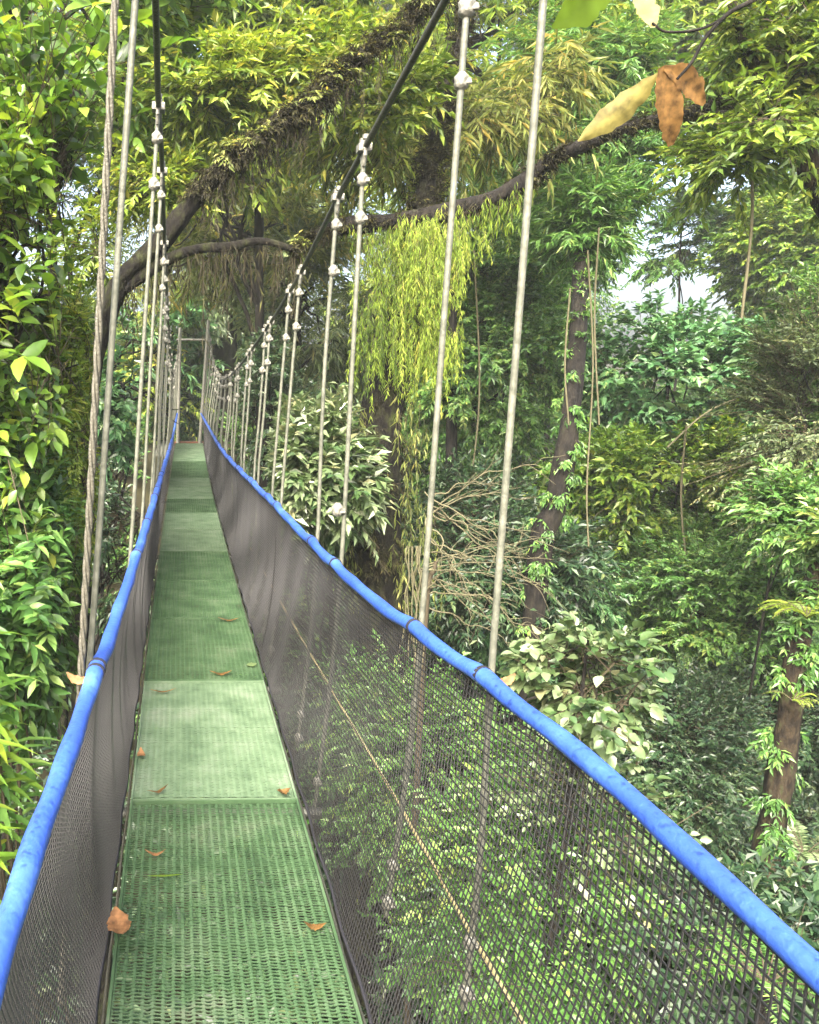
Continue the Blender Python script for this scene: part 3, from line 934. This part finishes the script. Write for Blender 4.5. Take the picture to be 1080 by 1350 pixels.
mb = MB(); coat(mb, bough, br, 170, dict(TUFT, L=.05, W=.014, twig=.08)); coat(mb, tp, [.34, .29, .17, .09, .05], 260, dict(TUFT, L=.06, W=.016), .2, .9); mb.build('dark_moss', [M['leaf_brown'], M['twig']], mt)
mb = MB()
k = 260
a = bough[rng.integers(6, 26, k)] + rng.normal(0, .05, (k, 3)) - UP * .04
hanging(mb, a, np.clip(rng.exponential(.12, k), .03, .4), .09, .012, 34, dark=.15)
# bright curtain
n = 820
anc = np.stack([P(x, y, 8.3) for x, y in zip(np.clip(rng.normal(560, 19, n), 515, 600), rng.uniform(285, 440, n))])
anc[:, 1] += rng.normal(0, .16, n)
cc_ = np.array([P(x, y, 8.3) for x, y in zip(rng.normal(562, 21, 46), 290 + 170 * rng.uniform(0, 1, 46) ** 1.3)])
ii = rng.integers(0, 46, n)
anc = cc_[ii] + rng.normal(0, 1, (n, 3)) * np.array([.05, .12, .09])
lc_ = rng.gamma(2.2, .2, 46)
hanging(mb, anc, np.clip(lc_[ii] * rng.uniform(.4, 1.0, n), .1, 1.1), .064, .009, 95, dark=-.04, sway=.06)
n = 170
anc = np.stack([P(x, y, 8.2) for x, y in zip(rng.normal(503, 19, n), rng.uniform(295, 470, n))])
anc[:, 1] += rng.normal(0, .12, n)
hanging(mb, anc, np.clip(rng.gamma(2.0, .14, n), .06, .8), .064, .009, 80, dark=.2, sway=.05)
mb.build('moss_curtain', [M['leaf_moss'], M['twig']], mt)
mb = MB()
n = 120
anc = np.stack([P(x, y, 8.2) for x, y in zip(np.where(rng.uniform(size=n) < .6, rng.normal(545, 13, n), rng.normal(468, 11, n)), rng.uniform(510, 790, n))])
anc[:, 1] += rng.normal(0, .12, n)
hanging(mb, anc, rng.uniform(.12, .5, n), .10, .016, 30, dark=.1)
mb.build('epiphyte_fronds', [M['leaf_olive'], M['twig']], mt)
mb = MB()
cl = np.vstack([ell_clumps(P(x, y, 9.6), (.5, .4, .35), 5, .3) for x, y in ((590, 170), (530, 190), (470, 180), (650, 150), (720, 110))])
foliage(mb, cl, dict(LANCE, L=.2, W=.028))
mb.build('crown', [M['leaf_olive'], M['twig']], mt)

# big mossy limb tree on the left
DL = 7.4
lb_ = P(120, 620, DL); b = np.array([lb_[0], DL, float(ground_z(lb_[0], DL))])
lt = empty('leaning_tree', b)
tag(lt, 'tree whose thick dark mossy limb slants up across the bridge from left', 'tree')
tp = smooth_curve([b, P(105, 760, DL), P(118, 520, DL), P(150, 385, DL), P(215, 318, DL), (P(290, 225, DL)), P(350, 175, DL), P(410, 135, DL), P(450, 92, DL + .1), P(520, 40, DL + .2), P(590, -20, DL + .3), P(720, -130, DL + .5)], 90)
mb = MB(); tube(mb, tp, np.interp(np.linspace(0, 1, 90), [0, .2, .45, .7, 1], [.14, .09, .082, .074, .045]), 14, rough=.16)
mb.build('trunk', M['bark_moss'], lt)
lim2 = curve_px([(165, 380, DL), (215, 345, DL), (260, 328, DL - .1), (300, 326, DL - .2), (345, 318, DL - .2), (390, 330, DL - .2)], 26)
mb = MB(); tube(mb, lim2, np.linspace(.06, .025, 26), 9, rough=.1); mb.build('branch', M['bark_moss'], lt)
mb = MB()
k = 300
a = tp[rng.integers(38, 84, k)] + rng.normal(0, .05, (k, 3)) - UP * .08
hanging(mb, a, np.clip(rng.exponential(.12, k), .03, .5), .09, .012, 34, dark=.25)
k = 120
a = lim2[rng.integers(0, 26, k)] + rng.normal(0, .03, (k, 3)) - UP * .03
hanging(mb, a, np.clip(rng.exponential(.22, k), .05, .8), .13, .014, 20, dark=.1)
cl = np.hstack([tp[rng.integers(30, 88, 46)] + rng.normal(0, .04, (46, 3)) + UP * .04, np.full((46, 1), .06)])
cl = np.vstack([cl, np.hstack([lim2[rng.integers(0, 26, 24)] + UP * .03, np.full((24, 1), .08)])])
mb.build('hanging_moss', [M['leaf_brown'], M['twig']], lt)
mb = MB(); coat(mb, tp, [.14, .09, .082, .074, .045], 420, dict(TUFT, L=.045, W=.014, twig=.08), .3, .95); coat(mb, lim2, [.06, .03], 90, dict(TUFT, L=.045, W=.014, twig=.07)); mb.build('dark_moss', [M['leaf_brown'], M['twig']], lt)
mb = MB()
foliage(mb, cl, dict(sprays=8, nleaf=9, L=.06, W=.02, twig=.12, hang=.3, droop=.3, twr=.002))
mb.build('bark_moss_tufts', [M['leaf_olive'], M['twig']], lt)
mb = MB()
cl = np.vstack([ell_clumps(P(x, y, DL + 1.1), (.4, .4, .3), 4, .25) for x, y in ((230, 250), (330, 120), (420, 70), (250, 120), (490, 120), (150, 330))])
foliage(mb, cl, dict(MIDL, L=.13))
mb.build('crown', [M['leaf_yellow'], M['twig']], lt)


def free_tree(name, label, cat, trunk_px, radii, bark, clumps, spec, leaf, extra=None):
    pts = [P(*q) for q in trunk_px]
    g = pts[0].copy(); g[2] = float(ground_z(g[0], g[1]))
    root = empty(name, g); tag(root, label, cat)
    if pts[0][2] > g[2] + .3:
        pts = [g] + pts; radii = [radii[0] * 1.15] + list(radii)
    k = len(pts) * 7
    tp = smooth_curve(pts, k)
    mb = MB(); tube(mb, tp, np.interp(np.linspace(0, 1, k), np.linspace(0, 1, len(radii)), radii), 11, rough=.08)
    mb.build('trunk', M[bark], root)
    mb = MB()
    coat(mb, tp, radii, 90 if bark == 'bark' else 60, TUFT if bark == 'bark' else dict(TUFT, L=.07, W=.025), .1, 1)
    foliage(mb, np.vstack([ell_clumps(P(x, y, d), (rx * d / FPX, .5, ry * d / FPX), n, r) for x, y, d, rx, ry, n, r in clumps]), spec)
    mb.build('crown', [M[leaf], M['twig']], root)
    return root, tp


t1, tp1 = free_tree('tall_tree', 'dark slim trunk with lianas standing in the forest left of the blue-green tree', 'tree',
          [(706, 780, 8.7), (733, 665, 8.7), (750, 560, 8.8), (762, 440, 9.3), (768, 340, 9.9), (778, 230, 10.5), (792, 100, 11)], [.115, .125, .11, .095, .095, .09, .07, .05], 'bark',
          [(790, 230, 10.9, 60, 60, 10, .35), (775, 285, 10.0, 22, 40, 5, .12), (770, 120, 11.2, 70, 60, 10, .5)], dict(SMALL, L=.14), 'leaf_mid')
for xs_ in ([(775, 330), (782, 480), (774, 640), (776, 720)], [(752, 380), (745, 480), (750, 560)], [(790, 300), (784, 420), (790, 560)]):
    mb = MB(); tube(mb, curve_px([(x, y, 8.55) for x, y in xs_], 24), .009, 6, rough=.1); mb.build('liana', M['twig_dry'], t1)

t2, tp2 = free_tree('mossy_tree', 'brown mossy trunk with ferns and climbing leaves, lower right beyond the handrail', 'tree',
          [(1005, 1170, 6.3), (1020, 1080, 6.3), (1038, 960, 6.35), (1056, 830, 6.4), (1086, 740, 6.5), (1150, 650, 6.8), (1260, 520, 7.2)], [.115, .105, .095, .085, .075, .07, .06, .05], 'bark_orange',
          [(1092, 690, 6.5, 24, 40, 5, .10), (1090, 600, 8.5, 40, 60, 12, .2), (1095, 450, 8.7, 40, 110, 12, .26)], dict(SMALL, L=.075, W=.032), 'leaf_mid')
mb = MB(); fern(mb, P(1064, 815, 6.22), 11, .42); fern(mb, P(1046, 925, 6.2), 7, .24)
mb.build('fern', [M['leaf_yellow'], M['twig']], t2)

t3, tp3 = free_tree('branching_tree', 'yellowish knotted trunk with dark crooked branches in the upper right', 'tree',
          [(1240, 560, 7.6), (1130, 340, 7.4), (1078, 250, 7.3), (1062, 205, 7.3), (1040, 160, 7.2), (1005, 110, 7.1), (975, 40, 7.0), (950, -60, 7.0)], [.1, .09, .085, .08, .06, .045, .035, .03], 'bark_orange',
          [(1040, 60, 7.2, 70, 60, 9, .25), (990, 190, 7.2, 40, 30, 5, .18)], dict(MIDL, L=.11, W=.04), 'leaf_yellow')
for pts_ in ([(1060, 190), (1085, 120), (1045, 70), (1015, 40), (1005, -20)], [(1045, 165), (990, 150), (940, 148)], [(1028, 75), (1055, 40), (1090, -10)]):
    mb = MB(); tube(mb, curve_px([(x, y, 7.2) for x, y in pts_], 26), np.linspace(.03, .014, 26), 7, rough=.1); mb.build('branch', M['bark'], t3)

# second dark forked trunk behind moss curtain handled by tree(); dry twig shrub
db = P(560, 860, 6.4); b = np.array([db[0], 6.4, float(ground_z(db[0], 6.4))])
dt = empty('dry_shrub', b)
tag(dt, 'leafless shrub of pale dry twigs fanning out beside the moss-draped trunk', 'shrub')
mb = MB()
tube(mb, smooth_curve([b, P(558, 860, 6.4), P(575, 740, 6.4)], 14), np.linspace(.035, .016, 14), 7)
mb.build('stem', M['twig'], dt)
mb = MB()
for q in range(24):
    y0 = rng.uniform(640, 800); x0 = 562 + (740 - y0) * .08
    a = P(x0 + rng.normal(0, 6), y0, 6.4)
    e = P(rng.uniform(610, 735), y0 + rng.uniform(-60, 110), 6.2 + rng.normal(0, .35))
    cp = limb(a, e, 10, rng.uniform(-.05, .18), .02)
    tube(mb, cp, np.linspace(.0075, .0022, 20), 5)
    for w in range(6):
        j = int(rng.integers(6, 18))
        dd = norm(norm(e - a) * .8 + rng.normal(0, .5, 3))
        tube(mb, limb(cp[j], cp[j] + dd * rng.uniform(.08, .28), 4, .05, .03), np.linspace(.0032, .0014, 8), 4, caps=False)
for q in range(9):
    x0 = rng.uniform(535, 556)
    tube(mb, limb(P(x0, 720, 6.3), P(x0 + rng.normal(0, 5), 880, 6.3), 9, .0, .012), .005, 5)
mb.build('twig', M['twig_dry'], dt)

tree('slender_tree', 'thin sparse treetop standing against the white sky gap', 'tree', 905, 320, 20, 45, 70, dict(SMALL, L=.14, W=.06, sprays=18), 'leaf_mid', 13, .4, .04)
for j, (lab, x, y, d_, w_) in enumerate((('dark shaggy root clump among the leaves at the upper left', 48, 180, 5.5, .2),)):
    c = P(x, y, d_)
    root = empty('epiphyte_clump', c - UP * .3); tag(root, lab, 'epiphyte')
    mb = MB()
    tube(mb, smooth_curve([c + UP * .3 + np.array([.25, .1, 0]), c + np.array([.08, 0, .12]), c + np.array([-.05, 0, -.02]), c - UP * .22], 18), np.interp(np.linspace(0, 1, 18), [0, .3, .6, 1], [.03, .06, w_ * .45, .02]), 11, rough=.3)
    mb.build('root_ball', M['bark'], root)
    mb = MB(); k = 260
    h = rnd_dirs(k)
    hanging(mb, c + h * np.array([w_ * 1.1, w_ * .7, w_ * .8]) * rng.uniform(.3, 1, (k, 1)), np.clip(rng.exponential(.14, k), .03, .5), .08, .012, 30, dark=.25, sway=.08)
    mb.build('root_fringe', [M['leaf_brown'], M['twig']], root)
# lianas hanging free on the right
for j, (lab, pts_, d_) in enumerate((
        ('thin pale vine hanging past the blue-green tree', [(810, 560), (818, 680), (806, 800)], 11.5),
        ('thin vine looping down at the right edge', [(1068, 440), (1040, 560), (1052, 680), (1030, 820)], 9.5),
        ('vine crossing the blue-green tree in a shallow curve', [(880, 590), (930, 545), (985, 520)], 10.8),
        ('pale vine dropping in front of the tiered sprays', [(905, 560), (898, 660), (908, 770)], 9.8),
        ('vine hanging from the upper right branches', [(985, 150), (992, 280), (978, 420)], 7.2),
        ('thin vine hanging beside the moss curtain', [(625, 330), (632, 520), (618, 660)], 11))):
    c0 = P(*pts_[-1], d_)
    mb = MB(); tube(mb, curve_px([(*q, d_) for q in pts_], 30), .012, 6, rough=.1)
    o = mb.build('vine', M['twig_dry'], origin=c0); tag(o, lab, 'vine')

# ferns in the ravine
for j, (lab, x, y, d_, ln, lf) in enumerate((
        ('bright fern on the ravine side under the right handrail', 640, 1130, 5.8, .7, 'leaf_yellow'),
        ('fern below the right netting at the bottom edge', 640, 1300, 4.6, .6, 'leaf_mid'),
        ('fern in the lower right corner behind the netting', 1010, 1300, 3.8, .5, 'leaf_mid'),
        ('fern beside the foot of the brown mossy trunk', 1060, 1130, 6.5, .6, 'leaf_pale'))):
    c = P(x, y, d_)
    b = np.array([c[0], c[1], float(ground_z(c[0], c[1]))])
    root = empty('tree_fern', b); tag(root, lab, 'fern')
    mb = MB(); tube(mb, smooth_curve([b, (b + c) / 2 + rng.normal(0, .08, 3), c], 12), np.linspace(.06, .04, 12), 8, rough=.12); mb.build('trunk', M['bark'], root)
    mb = MB(); fern(mb, c, 15, ln, pin=26); mb.build('crown', [M[lf], M['twig']], root)

# ------------------------------------------------------------------ withered leaves on a twig close to the camera
def blade(mb, pts, widths, nrm, mat=0, rndv=.5, fold=.25, curl=.0):
    """one leaf along pts with real thickness-free lamina, folded on its midrib"""
    p = smooth_curve(pts, 22); k = len(p)
    w = np.interp(np.linspace(0, 1, k), np.linspace(0, 1, len(widths)), widths)
    t = norm(np.gradient(p, axis=0)); nn = norm(nrm - t * (t * nrm).sum(-1, keepdims=True)); sd = np.cross(nn, t)
    cols = []
    for u in (-1, -.5, 0, .5, 1):
        edge_j = (rng.normal(0, .06, (k, 1)) + .07 * np.sin(np.arange(k)[:, None] * 1.3 + u * 2)) * abs(u)
        cols.append(p + sd * (w[:, None] * u * (1 + edge_j)) + nn * (w[:, None] * (fold * abs(u) - curl * u * u) + rng.normal(0, .03, (k, 1)) * w[:, None] * abs(u) + .045 * w[:, None] * abs(u) * np.sin(np.arange(k)[:, None] * 2.1 + abs(u) * 2)))
    v = np.stack(cols, 1).reshape(-1, 3)
    i = (np.arange(k - 1)[:, None] * 5 + np.arange(4)[None]).reshape(-1, 1)
    f = i + np.array([[0, 1, 6, 5]])
    mb.add(v, f, mat, True, np.full(len(f), rndv))


DT = 2.6
hb = empty('overhanging_branch', P(1000, -20, DT))
tag(hb, 'thin twig with big withered brown leaves dangling at the upper right', 'branch')
mb = MB()
tube(mb, curve_px([(1080, -60, DT), (1000, -4, DT), (960, 18, DT), (930, 50, DT), (912, 82, DT), (893, 104, DT)], 30), np.linspace(.008, .004, 30), 7)
tube(mb, curve_px([(985, 3, DT), (930, 36, DT), (880, 42, DT), (860, 30, DT)], 20), np.linspace(.005, .003, 20), 6)
mb.build('twig', M['bark'], hb)
vdir = np.array([0, -1.0, .1])
wl = lambda m: m * DT / FPX
for nm, mat, pts_, ws, fo, cu in (
        ('withered_leaf', 'dead_yellow', [(868, 97), (845, 122), (815, 148), (785, 170), (762, 186)], [2, 13, 17, 11, 1], -.2, .1),
        ('withered_leaf', 'dead_brown', [(872, 88), (878, 120), (883, 150), (884, 172), (884, 192)], [6, 19, 18, 14, 4], .4, .25),
        ('withered_leaf', 'dead_brown', [(876, 90), (898, 100), (915, 118), (928, 138)], [3, 15, 14, 3], .5, .3),
        ('yellow_leaf', 'dead_yellow', [(862, 36), (856, 18), (848, 0), (844, -14)], [3, 12, 12, 3], .2, .1),
        ('green_leaf', 'leaf_back', [(810, -46), (790, -20), (765, 8), (728, 36)], [6, 26, 27, 2], .15, .05)):
    mb = MB(); blade(mb, [P(x, y, DT + .02 * q) for q, (x, y) in enumerate(pts_)], [wl(q) for q in ws], vdir + rng.normal(0, .2, 3), 0, .5, fo, cu)
    mb.build(nm, M[mat], hb)

# ------------------------------------------------------------------ fallen leaves on the walkway
def fallen(label, px, py, ln, wd, ang, mat, lift=.02, fold=.3, curl=.3):
    c = PZ(px, py, DECKZ + .008)
    if c[1] > 9:
        c = P(px, py, 10)
    a = math.radians(ang); dr = np.array([math.cos(a), math.sin(a), 0])
    ts = np.linspace(-.5, .5, 5)
    pts = [c + dr * ln * t + UP * (.006 + lift * abs(t * 2) ** 1.5 + rng.uniform(0, .004)) for t in ts]
    mb = MB(); blade(mb, pts, np.array([.1, .8, 1, .65, .05]) * wd / 2, UP.copy(), 0, .5, fold, curl)
    o = mb.build('fallen_leaf', M[mat], origin=c)
    tag(o, label, 'leaf', 'fallen leaves on the walkway')


fallen('large curled orange leaf leaning on the left edge of the nearest deck panel', 157, 1228, .13, .075, 285, 'dead_orange', .03, .5, .2)
fallen('crumpled rust-brown leaf at the right end of the nearest deck seam', 374, 1049, .06, .05, 20, 'dead_brown', .02, .5, .1)
fallen('small tan leaf left of centre on the nearest deck panel', 205, 1129, .075, .02, 5, 'dead_orange')
fallen('narrow green blade lying across the nearest deck panel', 218, 1158, .12, .012, 4, 'leaf_back', .004, .1, .1)
fallen('faint brown leaf near the right edge of the nearest deck panel', 415, 1226, .07, .03, 170, 'dead_brown')
fallen('pale round leaf by the right edge of the third deck panel', 332, 878, .07, .06, 30, 'leaf_pale', .005)
fallen('slim brown leaf at the seam ahead of the third deck panel', 291, 890, .13, .035, 5, 'dead_brown')
fallen('dark curled leaf on the lighter deck panel near its far left corner', 215, 914, .15, .02, 5, 'dead_brown')
fallen('brown leaf on the left edge of the lighter deck panel', 186, 998, .08, .04, 95, 'dead_orange')
fallen('dark leaf near the front left corner of the lighter deck panel', 208, 1046, .10, .02, 30, 'dead_brown')
fallen('brown leaf lying on the seam of the fourth deck panel', 302, 819, .16, .03, 0, 'dead_brown')
for lab, x, y, d_, sgn in (('orange withered leaf caught behind the left handrail tie', 104, 898, 1.98, -1), ('orange withered leaf caught behind the right handrail tie', 664, 900, 1.98, 1)):
    c = P(x, y, d_)
    mb = MB(); blade(mb, [c + np.array([sgn * .032 * t, .01 * t, .02 * t * t]) for t in (-1, -.3, .4, 1)], [.004, .011, .012, .002], np.array([0, -.6, .8]), 0, .6, .4, .2)
    tag(mb.build('caught_leaf', M['dead_orange'], origin=c), lab, 'leaf')

# ------------------------------------------------------------------ humid air
mb = MB(); box(mb, (0, 25, 6), (150, 120, 66))
hz = mb.build('haze', bpy.data.materials.new('humid air'))
tag(hz, 'pale humid air between the trees', None, None, 'stuff')
hm = hz.data.materials[0]; hm.use_nodes = True; hm.node_tree.nodes.clear()
ho = hm.node_tree.nodes.new('ShaderNodeOutputMaterial'); hv = hm.node_tree.nodes.new('ShaderNodeVolumePrincipled')
hv.inputs['Color'].default_value = (.86, .92, .88, 1); hv.inputs['Density'].default_value = .0014; hv.inputs['Anisotropy'].default_value = .2
hm.node_tree.links.new(hv.outputs[0], ho.inputs['Volume'])
sc.cycles.volume_bounces = 1

# ------------------------------------------------------------------ camera, sky, sun
cam = bpy.data.cameras.new('camera'); co = bpy.data.objects.new('camera', cam); COL.objects.link(co)
co.rotation_euler = (math.pi / 2 - PITCH, 0, 0)
cam.sensor_fit = 'HORIZONTAL'; cam.sensor_width = 36; cam.lens = 36 * FPX / 1080
cam.shift_x = 290 / 1080; cam.clip_start = .05; cam.clip_end = 2000
sc.camera = co

SUN_EL, SUN_AZ = math.radians(46), math.radians(200)   # azimuth clockwise from +Y
w = bpy.data.worlds.new('World'); sc.world = w; w.use_nodes = True
nt = w.node_tree; nt.nodes.clear()
out = nt.nodes.new('ShaderNodeOutputWorld'); bg = nt.nodes.new('ShaderNodeBackground')
sky = nt.nodes.new('ShaderNodeTexSky'); sky.sky_type = 'NISHITA'; sky.sun_disc = False
sky.sun_elevation = SUN_EL; sky.sun_rotation = SUN_AZ
sky.air_density = .8; sky.dust_density = 9.0; sky.ozone_density = .2
bg.inputs['Strength'].default_value = .15
nt.links.new(sky.outputs[0], bg.inputs['Color']); nt.links.new(bg.outputs[0], out.inputs['Surface'])
sl = bpy.data.lights.new('sun', 'SUN'); so = bpy.data.objects.new('sun', sl); COL.objects.link(so)
sl.energy = 1.7; sl.angle = math.radians(20); sl.color = (1, .97, .91)
sd = Vector((math.sin(SUN_AZ) * math.cos(SUN_EL), math.cos(SUN_AZ) * math.cos(SUN_EL), math.sin(SUN_EL)))
so.rotation_euler = sd.to_track_quat('Z', 'Y').to_euler()

vs = sc.view_settings
vs.view_transform = 'Standard'; vs.look = 'None'; vs.gamma = 1; vs.use_curve_mapping = False
vs.exposure = 2.85
sc.cycles.max_bounces = 8; sc.cycles.diffuse_bounces = 4; sc.cycles.transmission_bounces = 6; sc.cycles.glossy_bounces = 2
sc.cycles.use_denoising = True
